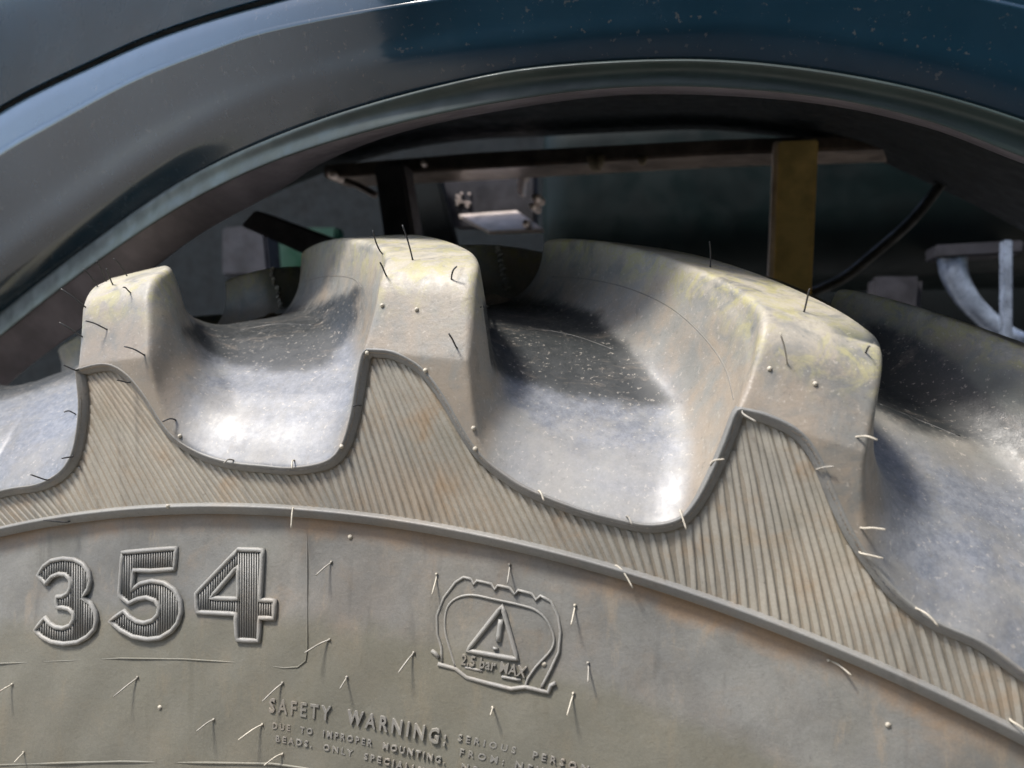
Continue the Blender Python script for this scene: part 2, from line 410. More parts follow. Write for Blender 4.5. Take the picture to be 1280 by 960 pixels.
def cart(V, g_, mirror=False, shift=0.):
    th = V[:, 0]+shift; s_, c_ = np.sin(th), np.cos(th)
    P = np.c_[V[:, 1]*s_, V[:, 2], V[:, 1]*c_]
    N = np.c_[g_[:, 0]*c_+g_[:, 1]*s_, g_[:, 2], -g_[:, 0]*s_+g_[:, 1]*c_]
    N /= np.linalg.norm(N, axis=1)[:, None]
    if mirror: P[:, 1] = 2*YC-P[:, 1]; N[:, 1] *= -1
    return P, N
tyre = empty('tractor_tyre', 'dusty black tractor tyre with deep lugs and the raised number 354 on its sidewall', 'tyre')
body_meshes = []
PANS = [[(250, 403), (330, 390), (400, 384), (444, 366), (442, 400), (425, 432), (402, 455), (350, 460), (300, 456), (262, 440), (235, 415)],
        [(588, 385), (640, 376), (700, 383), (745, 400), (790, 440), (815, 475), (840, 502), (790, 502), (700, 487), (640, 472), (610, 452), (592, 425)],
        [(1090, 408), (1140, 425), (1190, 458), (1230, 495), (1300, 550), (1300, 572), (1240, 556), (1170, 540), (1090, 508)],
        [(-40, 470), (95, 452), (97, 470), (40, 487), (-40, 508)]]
SHADE_ZONES = [[(1030, 400), (1100, 405), (1190, 430), (1300, 475), (1400, 500), (1400, 590), (1260, 560), (1180, 535), (1090, 505), (1060, 440)]]  # shaded flank of the right-hand lug, darkened through the colour
def pan_mask(P, PANS, w0, w1):
    d = P-CAM; z = d@Fv; z = np.where(z > .05, z, .05); X = 640+FPX*(d@Rv)/z; Y = 480-FPX*(d@Uv)/z; m = np.zeros(len(P))
    for L in PANS:
        dd, ins = seg_dist(X, Y, L); m = np.maximum(m, smoothstep(-w0, w1, np.where(ins, dd, -dd)))
    return m*(P[:, 1] > .02)*(P[:, 1] < YC+.02)
def split_body(V, Q, g_, mirror=False, shift=0., kmin=-4, kmax=6):
    P, N = cart(V, g_, mirror, shift)
    if not mirror: Q = Q[:, ::-1]
    thp = V[:, 0]-drift(V[:, 2]); rp = V[:, 1]-FL(V[:, 2])
    k = np.floor((thp-T0+.075)/PITCH).astype(int)
    islug = (samp(pock, thp, np.clip(rp, .73, .99)) > -.002) & (V[:, 1] > .825+FL(V[:, 2])+.004) & (V[:, 2] < YEND+.012) & (samp(bandf, V[:, 0], V[:, 1]) < .001)
    lab = np.where(islug, k, -99); fl = lab[Q].max(axis=1)
    top = np.exp(-np.maximum(rtop(V[:, 2])-V[:, 1], 0)/.010)
    moss = np.exp(-((rtop(V[:, 2])-V[:, 1]-.004)/.014)**2)
    flo = smoothstep(.040, .012, V[:, 1]-(.8215+FL(V[:, 2])))*smoothstep(-.003, -.013, samp(pock, thp, np.clip(rp+.02, .73, .99)))
    pan = pan_mask(P, PANS, 30, 22)*(0 if mirror else 1); shade_m = pan_mask(P, SHADE_ZONES, 18, 34)
    # the dark pan sits in the middle of the pocket floor, slanting along the bar
    for lb in np.unique(fl):
        q = Q[fl == lb]; u, inv = np.unique(q, return_inverse=True); q = inv.reshape(q.shape)
        nm = 'tread_base' if lb == -99 else 'lug'
        o = mesh_obj(nm, P[u], q, M_BODY, tyre, True, N[u])
        for an, arr in (('a_top', top), ('a_moss', moss), ('a_floor', flo), ('a_lip', flo*smoothstep(.085, .055, V[:, 2])*(0 if mirror else 1)), ('a_shade', np.full(len(V), .2) if mirror else shade_m), ('a_pan', pan), ('a_brown', smoothstep(.045, .015, V[:, 2])*smoothstep(.935, .86, V[:, 1]))):  # far lugs take an even share of the painted shade
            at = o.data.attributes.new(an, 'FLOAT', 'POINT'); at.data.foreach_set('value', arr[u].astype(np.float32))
        if not mirror: body_meshes.append(o)
V, Q, G = build_half(-.52, .80, .788, .985, -.006, YC+.001, .0015)
split_body(V, Q, G)
V, Q, G = build_half(-.62, .95, .86, .985, .03, YC+.002, .0036)
split_body(V, Q, G, True, -.102+.0)
import os
DBG = os.environ.get('DBG')

# bands ------------------------------------------------------------
def strip(curve, prof, name, mat, sign=1, closed=False):
    """sweep a profile of (outward offset, y) along a curve of (angle, radius)"""
    C = np.c_[curve[:, 0]*RU, curve[:, 1]]
    L = np.r_[0, np.cumsum(np.hypot(*np.diff(C, axis=0).T))]; m = int(L[-1]/.0016); s_ = np.linspace(0, L[-1], m)
    C = np.c_[np.interp(s_, L, C[:, 0]), np.interp(s_, L, C[:, 1])]
    t = np.gradient(C, axis=0); t /= np.linalg.norm(t, axis=1)[:, None]; n = np.c_[-t[:, 1], t[:, 0]]*sign
    k = 3; n = np.c_[np.convolve(np.pad(n[:, 0], k, mode='edge'), np.ones(2*k+1)/(2*k+1), 'valid'), np.convolve(np.pad(n[:, 1], k, mode='edge'), np.ones(2*k+1)/(2*k+1), 'valid')]
    n /= np.linalg.norm(n, axis=1)[:, None]
    V = []; F_ = []; q = len(prof)
    for i in range(m):
        for (o, y) in prof:
            u, r = C[i]+n[i]*o; V.append(pol(u/RU, r, y))
    for i in range(m-1):
        for j in range(q-1):
            a = i*q+j; F_.append((a, a+1, a+q+1, a+q) if sign > 0 else (a, a+q, a+q+1, a+1))
    return mesh_obj(name, np.array(V), np.array(F_), mat, tyre)
m = (band[:, 0] > -.55) & (band[:, 0] < .80)
bandv = band[m]
strip(bandv, [(.0018, .0045), (.0009, .0008), (.0005, .0000), (.0001, -.0002), (-.0004, .0000), (-.0035, .0020), (-.0038, .0025), (-.0040, .0060)], 'band', M_BAND)
arc = np.array([(t, .80) for t in np.linspace(-.6, .85, 400)])
strip(arc, [(.0018, .0050), (.0012, .0020), (.0008, .0006), (.0003, .0001), (-.0003, .0002), (-.0042, .0030), (-.0046, .0036), (-.0049, .0085)], 'rim_band', M_BAND)

# ribbed panel ------------------------------------------------------
pt = np.arange(-.56, .86, .0013/.84); pr = np.arange(.7975, .90, .0013)
PA, PB = np.meshgrid(pt, pr, indexing='ij'); okp = samp(bandf, PA, PB) > .0016; okp[PA < bandv[0, 0]] = False; okp[PA > bandv[-1, 0]] = False
cc = okp[:-1, :-1] & okp[1:, :-1] & okp[:-1, 1:] & okp[1:, 1:]; ci = np.argwhere(cc); nn = len(pr); base_ = ci[:, 0]*nn+ci[:, 1]
q_ = np.c_[base_, base_+nn, base_+nn+1, base_+1][:, ::-1]; u_, inv_ = np.unique(q_, return_inverse=True)
pv = np.c_[(PB*np.sin(PA)).ravel(), np.full(PA.size, .0036)+.0002*np.sin(PA.ravel()*90)*np.sin(PB.ravel()*150), (PB*np.cos(PA)).ravel()]
mesh_obj('ribbed_panel', pv[u_], inv_.reshape(q_.shape), M_PANEL, tyre)
KS = [0, .04, .08, .12, .16, .19, PITCH]; KV = [.38, .47, .66, .82, .80, .56, .38]
tb = -.50; nr = 0
while tb < .80:
    s_ = (tb-T0) % PITCH; tn = np.interp(s_, KS, KV)+random.uniform(-.015, .015)
    r = np.arange(.7995, .885, .0006); th = tb-tn*(r-.80)/.85
    ok = samp(bandf, th, r) > .0040
    runs = []; st = None
    for i in range(len(r)):
        if ok[i] and st is None: st = i
        if (not ok[i] or i == len(r)-1) and st is not None:
            if i-st > 5: runs.append((st, i))
            st = None
    for a, b in runs:
        jit = 0.
        ids = np.linspace(a, b-1, max(3, (b-a)//8)).astype(int); V_ = []; F_ = []
        wv = .0016+random.uniform(-.0001, .0001); hh = .00105+random.uniform(-.00015, .00015)
        prof = [(-.0024, .0037), (-.0012, .0037-hh*.45), (.0000, .0037-hh*.9), (.0005, .0037-hh), (.0010, .0037-hh*.6), (.0014, .0037)]
        for n_, i in enumerate(ids):
            e = 1 if 0 < n_ < len(ids)-1 else .35
            e *= random.uniform(.8, 1.05) if random.random() < .93 else random.uniform(.45, .7)
            for (o, y) in prof: V_.append(pol(th[i]+(o+jit)/.85, r[i], .0037-(.0037-y)*e))
            jit = random.uniform(-.00009, .00009)
        q = len(prof)
        for i in range(len(ids)-1):
            for j in range(q-1): a_ = i*q+j; F_.append((a_, a_+1, a_+q+1, a_+q))
        mesh_obj('rib', V_, F_, M_RIB, tyre); nr += 1
    tb += .00565*(1+random.uniform(-.05, .05))
print('ribs', nr)

# sidewall ----------------------------------------------------------
_sr = np.array([.40, .45, .52, .60, .66, .70, .74, .77, .79, .797, .81]); _sy = np.array([.08, .03, .004, -.008, -.010, -.007, -.002, .003, .0055, .0062, .0064])
_rr = np.linspace(.40, .81, 821); _ss = np.interp(_rr, _sr, _sy); _ss = np.convolve(np.pad(_ss, 30, mode='edge'), np.ones(61)/61, 'valid')
def ysw(r): return np.interp(r, _rr, _ss)
rs = np.r_[np.linspace(.42, .62, 24), np.linspace(.625, .7975, 90)]; ts = np.linspace(-.75, 1.0, 500)
A, B = np.meshgrid(ts, rs, indexing='ij'); wob = .0003*np.sin(A*37+B*60)+.0002*np.sin(A*91-B*130)
P = np.stack([B*np.sin(A), ysw(B)+wob, B*np.cos(A)], -1).reshape(-1, 3); n = len(rs)
I = (np.arange(len(ts)-1)[:, None]*n+np.arange(n-1)[None]).ravel()
side = mesh_obj('sidewall', P, np.c_[I, I+n, I+n+1, I+1][:, ::-1], M_SIDE, tyre)
# the rest of the ring, out of the picture but there: it keeps the daylight out from below
prf = [(.42, .06), (.52, .004), (.66, -.010), (.79, .006), (.86, .03), (.90, .12), (.905, YC), (.90, .30), (.86, .395), (.79, .42), (.66, .434), (.52, .42), (.42, .36)]
ta_ = np.linspace(.93, 2*math.pi-.72, 120); Vc = [pol(t, r, y) for t in ta_ for r, y in prf]; q = len(prf)
mesh_obj('carcass', np.array(Vc), np.array([(i*q+j, i*q+j+1, (i+1)*q+j+1, (i+1)*q+j) for i in range(119) for j in range(q-1)]), M_SIDE, tyre)
Vb = [pol(t, r, y) for t in np.linspace(-.72, .93, 60) for r, y in prf[7:]]; q = len(prf)-7
mesh_obj('far_sidewall', np.array(Vb), np.array([(i*q+j, i*q+j+1, (i+1)*q+j+1, (i+1)*q+j) for i in range(59) for j in range(q-1)]), M_SIDE, tyre)
wp = [(.44, .07), (.43, .05), (.40, .07), (.38, .16), (.30, .20), (.10, .18), (.0001, .18)]
Vw = [pol(t, r, y) for t in np.linspace(0, 2*math.pi, 121) for r, y in wp]; q = len(wp)
mesh_obj('wheel_disc', np.array(Vw), np.array([(i*q+j, i*q+j+1, (i+1)*q+j+1, (i+1)*q+j) for i in range(120) for j in range(q-1)]), M_DARK2, tyre)
def side_pt(px, lift=0.):                # where a sight line meets the sidewall
    y = 0.
    for _ in range(8):
        t, r = tr(px, y); y = float(ysw(r))
    return t, r, y-lift
def sp3(px, lift=0.):
    t, r, y = side_pt(px, lift); return pol(t, r, y)

# numerals ----------------------------------------------------------
Z = lambda L, ox=30, oy=670, s=6.4: [(ox+x/s, oy+y/s) for x, y in L]
n3 = Z([(125, 310), (170, 240), (230, 195), (320, 178), (410, 185), (480, 220), (525, 280), (540, 350), (525, 420), (480, 490), (540, 530), (578, 600), (590, 665), (575, 740), (520, 800), (440, 845), (330, 858), (230, 842), (160, 805), (100, 748), (180, 650), (215, 695), (262, 725), (320, 735), (380, 712), (412, 660), (405, 612), (370, 580), (320, 568), (275, 568), (275, 482), (320, 480), (365, 452), (387, 400), (380, 340), (345, 305), (290, 300), (235, 322), (185, 380)])
n5 = Z([(800, 130), (1000, 112), (1228, 95), (1214, 262), (1024, 275), (890, 270), (872, 430), (940, 378), (1030, 357), (1130, 372), (1210, 425), (1258, 510), (1268, 600), (1240, 690), (1190, 755), (1100, 810), (1000, 822), (880, 800), (780, 745), (700, 675), (812, 595), (850, 640), (910, 680), (970, 692), (1040, 672), (1085, 622), (1092, 560), (1060, 512), (990, 488), (920, 500), (850, 535), (775, 470)])
n4 = Z([(700, 105), (895, 110), (872, 510), (990, 512), (985, 655), (870, 650), (862, 835), (690, 825), (678, 620), (370, 605), (365, 455)], 190)
n4h = Z([(700, 235), (700, 500), (480, 492)], 190)
def outline(poly, nm, parent, rad=.0013, lift=.0006, mat=None, sides=8, smooth=False, closed=True, squash=None):
    P_ = np.array(poly)
    if smooth: P_ = catmull(P_, 4, closed)
    else:
        Q_ = []
        for i in range(len(P_) if closed else len(P_)-1):
            a = P_[i]; b = P_[(i+1) % len(P_)]; k = max(1, int(np.hypot(*(b-a))/6))
            for j in range(k): Q_.append(a+(b-a)*j/k)
        if not closed: Q_.append(P_[-1])
        P_ = np.array(Q_)
    V_, F_ = tube([sp3(q, lift) for q in P_], rad, sides, closed)
    return mesh_obj(nm, V_, F_, mat or M_NUM, parent)
def pip(x, y, L):
    c = False; n_ = len(L)
    for i in range(n_):
        x1, y1 = L[i]; x2, y2 = L[(i+1) % n_]
        if (y1 > y) != (y2 > y) and x < (x2-x1)*(y-y1)/(y2-y1)+x1: c = not c
    return c
def numeral(poly, holes, label):
    root = outline(poly, 'numeral', tyre, .00135, .0008); root['label'] = label
    for h in holes: outline(h, 'numeral_edge', root, .00135, .0008)
    V_ = [sp3(q, .0007) for q in poly]
    F_ = [tuple(range(len(poly)))]
    if holes:
        bm = bmesh.new(); vs = [bm.verts.new(v) for v in V_]; es = [bm.edges.new((vs[i], vs[(i+1) % len(vs)])) for i in range(len(vs))]
        for h in holes:
            hv = [bm.verts.new(sp3(q, .0007)) for q in h]; es += [bm.edges.new((hv[i], hv[(i+1) % len(hv)])) for i in range(len(hv))]
        bmesh.ops.triangle_fill(bm, edges=es, use_beauty=True, use_dissolve=False)
        me = bpy.data.meshes.new('numeral_face'); bm.to_mesh(me); bm.free(); me.materials.append(M_NUMIN)
        o = link(bpy.data.objects.new('numeral_face', me)); o.parent = root
    else: mesh_obj('numeral_face', V_, F_, M_NUMIN, root, False)
    xs = [p_[0] for p_ in poly]; ys_ = [p_[1] for p_ in poly]; parts = []
    x = min(xs)+1.5
    while x < max(xs)-1:
        st = None; y = min(ys_)
        while y < max(ys_)+1:
            i_ = pip(x, y, poly) and not any(pip(x, y, h) for h in holes)
            if i_ and st is None: st = y
            if not i_ and st is not None:
                if y-st > 4: parts.append(tube([sp3((x, st+.8), .0009), sp3((x, (st+y)/2), .0009), sp3((x, y-.8), .0009)], .00040, 5))
                st = None
            y += .8
        x += 3.0
    V_, F_ = merge(parts); o = mesh_obj('ribbing', V_, F_, M_NUM, root); o['kind'] = 'stuff'
numeral(n3, [], 'raised digit 3 with ribbed inside'); numeral(n5, [], 'raised digit 5 with ribbed inside'); numeral(n4, [n4h], 'raised digit 4 with ribbed inside')

# mould line round the number field
outline([(-60, 832), (60, 827), (150, 823), (230, 824), (310, 829), (355, 835), (372, 834), (382, 826), (384, 810), (384, 740), (384, 650)], 'mould_line', tyre, .00045, -.00012, M_SIDE, 6, False, False)
outline([(-60, 958), (150, 952), (340, 955), (560, 985)], 'mould_line', tyre, .0007, -.0002, M_SIDE, 6, False, False)

# warning emblem ------------------------------------------------------
E_ = lambda L: [(540+x/5.05, 690+y/5.05) for x, y in L]
em = outline(E_([(65, 690), (60, 600), (35, 520), (33, 400), (75, 290), (150, 190), (200, 158), (248, 168), (262, 205), (285, 180), (375, 200), (395, 238), (415, 210), (490, 225), (520, 268), (545, 240), (630, 262), (655, 302), (685, 275), (750, 310), (795, 400), (812, 500), (800, 630), (750, 740), (690, 855)]), 'emblem', tyre, .0007, .0002, M_NUM, 8, False, False)
em['label'] = 'raised outline of a tyre section with a warning triangle inside'
outline(E_([(150, 730), (110, 600), (85, 500), (85, 400), (110, 330), (170, 285), (260, 272), (400, 300), (560, 335), (660, 370), (730, 440), (770, 540), (750, 620), (660, 720), (605, 800), (590, 850)]), 'inner_outline', em, .0006, .0001, M_NUM, 8, True, False)
outline(E_([(40, 705), (150, 735), (220, 790), (350, 825), (500, 862), (590, 850), (735, 885), (750, 840), (780, 825)]), 'bead_outline', em, .0010, .0003, M_NUM, 8, False, False)
outline(E_([(0, 620), (25, 640), (45, 665)]), 'bead_outline', em, .0010, .0003, M_NUM, 8, False, False)
outline(E_([(445, 340), (540, 675), (225, 620)]), 'triangle', em, .0012, .0004, M_NUM)
outline(E_([(438, 425), (420, 560)]), 'exclamation_mark', em, .0014, .0004, M_NUM, 8, False, False)
outline(E_([(404, 600), (402, 612)]), 'exclamation_mark', em, .0014, .0004, M_NUM, 8, False, False)
outline(E_([(210, 725), (320, 750)]), 'underline', em, .0007, .0002, M_NUM, 8, False, False)
outline(E_([(440, 785), (560, 808)]), 'underline', em, .0007, .0002, M_NUM, 8, False, False)

def text_part(body, a, b, height, nm, parent, lift=.0008, space=1.25, off=.02):
    """raised lettering that runs from photo point a to b along the sidewall"""
    c = bpy.data.curves.new(nm, 'FONT'); c.body = body; c.size = 1; c.extrude = .5; c.space_character = space; c.resolution_u = 2; c.offset = off
    o = link(bpy.data.objects.new('t', c)); dg = bpy.context.evaluated_depsgraph_get(); me = bpy.data.meshes.new_from_object(o.evaluated_get(dg))
    bpy.data.objects.remove(o); n_ = len(me.vertices); co = np.empty(n_*3, np.float32); me.vertices.foreach_get('co', co); co = co.reshape(-1, 3)
    ta, ra, _ = side_pt(a); tb_, rb, _ = side_pt(b); wd = co[:, 0].max()
    u = co[:, 0]/wd; th = ta+(tb_-ta)*u; r = ra+(rb-ra)*u+co[:, 1]/.72*height
    y = ysw(r)-np.where(co[:, 2] > 0, lift, -.0008)
    co = np.c_[r*np.sin(th), y, r*np.cos(th)]; me.vertices.foreach_set('co', co.astype(np.float32).ravel())
    me.materials.clear(); me.materials.append(M_SIDE2); me.update(); o = link(bpy.data.objects.new(nm, me)); o.parent = parent
    return o
M_SIDE2 = rubber_side('lettering_rubber', (.2, .193, .175), (.26, .25, .22), brown=.3)
text_part('2.5 bar MAX', (576, 829), (657, 846), .0048, 'emblem_lettering', em, .0012, 1.05, .015)
wt = text_part('SAFETY  WARNING:', (337, 889), (557, 931), .0068, 'warning_text', tyre, .0010, 1.45)
text_part('SERIOUS  PERSONAL  INJURY', (572, 925), (850, 1003), .0030, 'small_print', tyre, .0007, 1.7)
text_part('FROM: NEVER EXCEED MAX', (574, 943), (850, 1021), .0030, 'small_print', tyre, .0007, 1.7)
text_part('NEVER INFLATE ABOVE', (576, 961), (800, 1030), .0030, 'small_print', tyre, .0007, 1.7)
text_part('DUE  TO  IMPROPER  MOUNTING.', (341, 910), (556, 955), .0030, 'small_print', tyre, .0007, 1.5)
text_part('BEADS.  ONLY  SPECIALLY', (345, 926), (530, 968), .0030, 'small_print', tyre, .0007, 1.5)

# rubber hairs (vent spews) --------------------------------------------
bpy.context.view_layer.update(); DG = bpy.context.evaluated_depsgraph_get()
def hit(px):
    d = Fv + Rv*(px[0]-640)/FPX - Uv*(px[1]-480)/FPX; d = d/np.linalg.norm(d)
    ok, loc, nor, *_ = scene.ray_cast(DG, Vector(CAM), Vector(d))
    return (np.array(loc), np.array(nor)) if ok and (loc-Vector(CAM)).length < .75 else (None, None)
def at_depth(px, dist):
    d = Fv + Rv*(px[0]-640)/FPX - Uv*(px[1]-480)/FPX
    return CAM + d*dist
def surf_line(L, nm, rad=.0005, mat=None):
    pts = []
    for q in catmull(L, 8):
        loc, nor = hit(q)
        if loc is not None: pts.append(loc-nor*rad*.6)
    if len(pts) > 3: V_, F_ = tube(pts, rad, 6); mesh_obj(nm, V_, F_, mat or M_LINE, tyre)
M_PANL = simple('pan_line_rubber', (.06, .06, .056), .4, var=.5, scale=90)
M_LINE = rubber_side('mould_line_rubber', (.16, .15, .13), (.2, .19, .165), brown=.3)
surf_line([(690, 346), (740, 350), (790, 362), (840, 386), (880, 422), (906, 460), (917, 500)], 'mould_line')
surf_line([(600, 384), (645, 379), (690, 382)], 'mould_line', .0006, M_PANL)
surf_line([(622, 413), (670, 411), (720, 420), (768, 437)], 'mould_line', .0007, M_PANL)
surf_line([(378, 352), (410, 345), (440, 348), (452, 360)], 'mould_line')
surf_line([(300, 412), (345, 405), (390, 406)], 'mould_line', .0006, M_PANL)
surf_line([(1100, 505), (1150, 525), (1200, 545)], 'mould_line', .0008, M_PANL)
def hair(b, t, dark=False, out=.006, rad=.00042, bend=.0015):
    for dx, dy in ((0, 0), (0, 4), (3, 4), (-3, 4), (0, 9), (6, 8)):
        loc, nor = hit((b[0]+dx, b[1]+dy))
        if loc is not None: break
    if loc is None: return
    zb = float((loc-CAM)@Fv); base = loc-nor*.0006
    tip = at_depth(t, zb-out)
    mid = base*.5+tip*.5+nor*bend+np.array([0, 0, bend*.4])
    pts = catmull([base, base*.72+mid*.28+nor*bend*.6, mid, tip], 4); n_ = len(pts)
    R_ = [rad*1.9]+[rad*1.15]+[rad]*(n_-3)+[rad*.9]
    V_, F_ = tube(pts, R_, 6); mesh_obj('rubber_hair', V_, F_, M_HAIRD if dark else random.choice([M_HAIRL, M_HAIRL, M_HAIRM]), tyre)
HMATS = []
def nub(b, dark=False, s=.0012):
    loc, nor = hit(b)
    if loc is None: return
    V_, F_ = tube([loc-nor*.0005, loc+nor*.0006, loc+nor*.0013], [s, s*.9, s*.4], 7); mesh_obj('rubber_nub', V_, F_, M_HAIRD if dark else M_HAIRL, tyre)
M_HAIRM = simple('grey_spew_rubber', (.3, .28, .24), .5, var=.2, scale=300, bump=0)
for b, t in [((119, 354), (104, 336)), ((133, 352), (121, 326)), ((141, 356), (133, 336)), ((159, 341), (142, 323)), ((101, 376), (76, 361)), ((97, 413), (74, 403)),
             ((134, 412), (107, 401)), ((181, 444), (155, 433)), ((163, 366), (154, 359)), ((98, 463), (79, 456)), ((163, 478), (146, 475)), ((95, 518), (80, 515)),
             ((92, 570), (77, 573)), ((62, 600), (38, 593)), ((88, 652), (54, 650)), ((478, 318), (466, 288)), ((516, 325), (503, 281)), ((483, 345), (475, 328)),
             ((564, 349), (571, 333)), ((571, 435), (561, 417)), ((220, 525), (203, 527)), ((888, 334), (887, 302)), ((1005, 390), (1012, 361)), ((1082, 441), (1087, 433)),
             ((451, 507), (441, 508))]:
    hair(b, t, True)
for b, t in [((292, 575), (280, 579)), ((673, 613), (680, 626)), ((783, 645), (790, 656)), ((850, 637), (858, 662)), ((888, 583), (905, 574)), ((927, 514), (945, 527)),
             ((984, 455), (975, 416)), ((1070, 546), (1097, 550)), ((1020, 587), (1042, 583)), ((1075, 660), (1107, 662)), ((1073, 690), (1104, 698)), ((1145, 760), (1173, 783)),
             ((367, 634), (364, 660)), ((415, 702), (395, 719)), ((546, 717), (540, 743)), ((637, 705), (634, 730)), ((768, 706), (791, 735)), ((719, 756), (714, 781)),
             ((735, 828), (735, 853)), ((717, 866), (709, 894)), ((1035, 825), (1064, 844)), ((1262, 899), (1282, 913)), ((173, 846), (142, 871)), ((413, 799), (381, 816)),
             ((16, 855), (-6, 868)), ((268, 899), (246, 914)), ((329, 905), (298, 925)), ((354, 853), (328, 877)), ((434, 846), (425, 861)), ((518, 815), (498, 841)),
             ((354, 942), (330, 957)), ((616, 884), (613, 894)), ((368, 575), (365, 586)), ((30, 940), (18, 953))]:
    hair(b, t, False)
for b in [(478, 382), (521, 387), (459, 441), (532, 463), (592, 535), (594, 561), (210, 633), (438, 671), (962, 461), (1019, 480), (225, 545), (427, 558), (200, 884), (680, 830), (1110, 906)]: nub(b)

def torn(a, b, n_):                                  # ragged flash along the corner of a far lug
    parts = []
    for i in range(n_):
        u = (i+.5)/n_; q = (a[0]+(b[0]-a[0])*u+random.uniform(-1.5, 1.5), a[1]+(b[1]-a[1])*u); loc, nor = hit(q)
        if loc is None: continue
        d_ = np.array([random.uniform(.002, .004), -.002, random.uniform(-.001, .002)])
        parts.append(tube([loc-nor*.001, loc+d_*.6+nor*.0015, loc+d_+nor*.002], [.0022, .0015, .0003], 5))
    if parts: V_, F_ = merge(parts); mesh_obj('torn_edge', V_, F_, M_HAIRM, tyre)
torn((338, 335), (352, 385), 9); torn((620, 306), (632, 365), 10)

# ------------------------------------------------------------------ fender
def fdepth(px, base):                                # the fender sits a little farther in on the left
    off = base-FB if base < FB+.08 else 0          # the undercut is shallower towards the crown of the arch
    return base-off*.84*smoothstep(0, 700, px)+.13*smoothstep(500, -150, px)
def fcurve(L, base, n=90):
    C = catmull(L, 10); L_ = np.r_[0, np.cumsum(np.hypot(*np.diff(C, axis=0).T))]; s_ = np.linspace(0, L_[-1], n)
    return np.array([unproj((np.interp(s, L_, C[:, 0]), np.interp(s, L_, C[:, 1])), fdepth(np.interp(s, L_, C[:, 0]), base)) for s in s_])
cA0 = [(-260, -100), (0, -230), (200, -290), (330, -330), (600, -380), (900, -390), (1280, -350), (1500, -290)]
cA = [(-260, 330), (-120, 222), (0, 135), (120, 75), (215, 35), (330, 0), (500, -40), (800, -80), (1100, -70), (1300, -30), (1520, 30)]
cA2 = [(-260, 336), (-120, 228), (0, 141), (120, 81), (215, 41), (330, 6), (500, -34), (800, -74), (1100, -64), (1300, -24), (1520, 36)]
cB = [(-260, 380), (-120, 272), (0, 187), (65, 150), (170, 95), (260, 60), (345, 33), (520, 2), (800, -32), (1100, -22), (1300, 14), (1520, 80)]
cC = [(-260, 470), (-120, 375), (0, 282), (90, 217), (180, 160), (270, 115), (380, 77), (530, 42), (800, 14), (1060, 27), (1300, 70), (1520, 140)]
cC2 = [(-260, 560), (-120, 440), (0, 340), (100, 265), (215, 187), (300, 140), (400, 103), (600, 62), (800, 42), (1000, 47), (1280, 105), (1520, 190)]
cD = [(-260, 640), (-120, 500), (0, 395), (130, 295), (250, 215), (400, 150), (560, 104), (700, 80), (900, 74), (1100, 100), (1280, 150), (1520, 245)]
cE1 = [(-260, 655), (-120, 513), (0, 408), (130, 308), (255, 227), (400, 165), (580, 116), (740, 93), (900, 89), (1100, 117), (1280, 168), (1520, 263)]
cE = [(-260, 668), (-120, 527), (0, 421), (130, 321), (260, 239), (400, 181), (600, 131), (800, 107), (1000, 117), (1150, 147), (1280, 195), (1520, 287)]
cF = [(-260, 770), (-120, 615), (0, 486), (110, 402), (225, 308), (340, 243), (400, 205), (500, 166), (640, 136), (800, 118), (1000, 127), (1150, 157), (1280, 205), (1520, 297)]
M_PAINT2 = simple('body_paint', (.018, .070, .130), .3, var=.15, scale=12, bump=.03, coat=.3)
M_LIP = simple('lip_paint', (.022, .036, .035), .55, var=.2, scale=30)
M_FLANGE = simple('flange_paint', (.20, .18, .21), .5, var=.2, scale=30)
FB = .035
rows = [fcurve(cA0, FB+.010), fcurve(cA, FB+.018), fcurve(cA, FB+.026), fcurve(cA2, FB+.026), fcurve(cA2, FB+.0175)]
for k, (c, b) in enumerate([(cB, .0122), (cC, .032), (cC2, .045), (cD, .076), (cE1, .062)]):
    rows.append(fcurve(c, FB+b))
fender = empty('fender', 'dark glossy blue-green wheel fender arching over the tyre', 'fender')
def densify(R, n):
    A_ = np.array(R); out = []
    for j in range(A_.shape[1]): out.append(catmull(A_[:, j], n))
    return np.array(out).transpose(1, 0, 2)
def loft(rows_, nm, mat, parent, th=0):
    A_ = np.array(rows_); nr_, nc = A_.shape[:2]; V_ = A_.reshape(-1, 3)
    F_ = [(i*nc+j, i*nc+j+1, (i+1)*nc+j+1, (i+1)*nc+j) for i in range(nr_-1) for j in range(nc-1)]
    o = mesh_obj(nm, V_, F_, mat, parent)
    if th: md = o.modifiers.new('thick', 'SOLIDIFY'); md.thickness = th; md.offset = 1
    return o
def up(cv, dz, dy=0): c = cv.copy(); c[:, 2] += dz; c[:, 1] += dy; return c
loft([up(rows[0], .0), rows[1]], 'upper_panel', M_PAINT2, fender, -.003)
loft([rows[1], up(rows[1], -.002, .004), up(rows[4], .000, .004), rows[4]], 'seam', M_DARK, fender)
loft([rows[4], up(rows[4], -.0012, -.0008), .5*(rows[4]+rows[5])+np.array([0, -.0008, 0]), rows[5]], 'trim_strip', M_PAINT, fender)
roll = densify([rows[5], rows[6], rows[7], rows[8]], 8)
loft(list(roll), 'side_panel', M_PAINT, fender, -.003)
lipm = densify([rows[8], up(rows[8], -.004, -.008), rows[9], fcurve(cE, FB+.060), fcurve(cE, FB+.074)], 5)
loft(list(lipm), 'lip', M_LIP, fender)
loft([fcurve(cE, FB+.074), fcurve(cE, FB+.076), fcurve(cF, FB+.098), up(fcurve(cF, FB+.098), .006, .012)], 'inner_flange', M_FLANGE, fender)

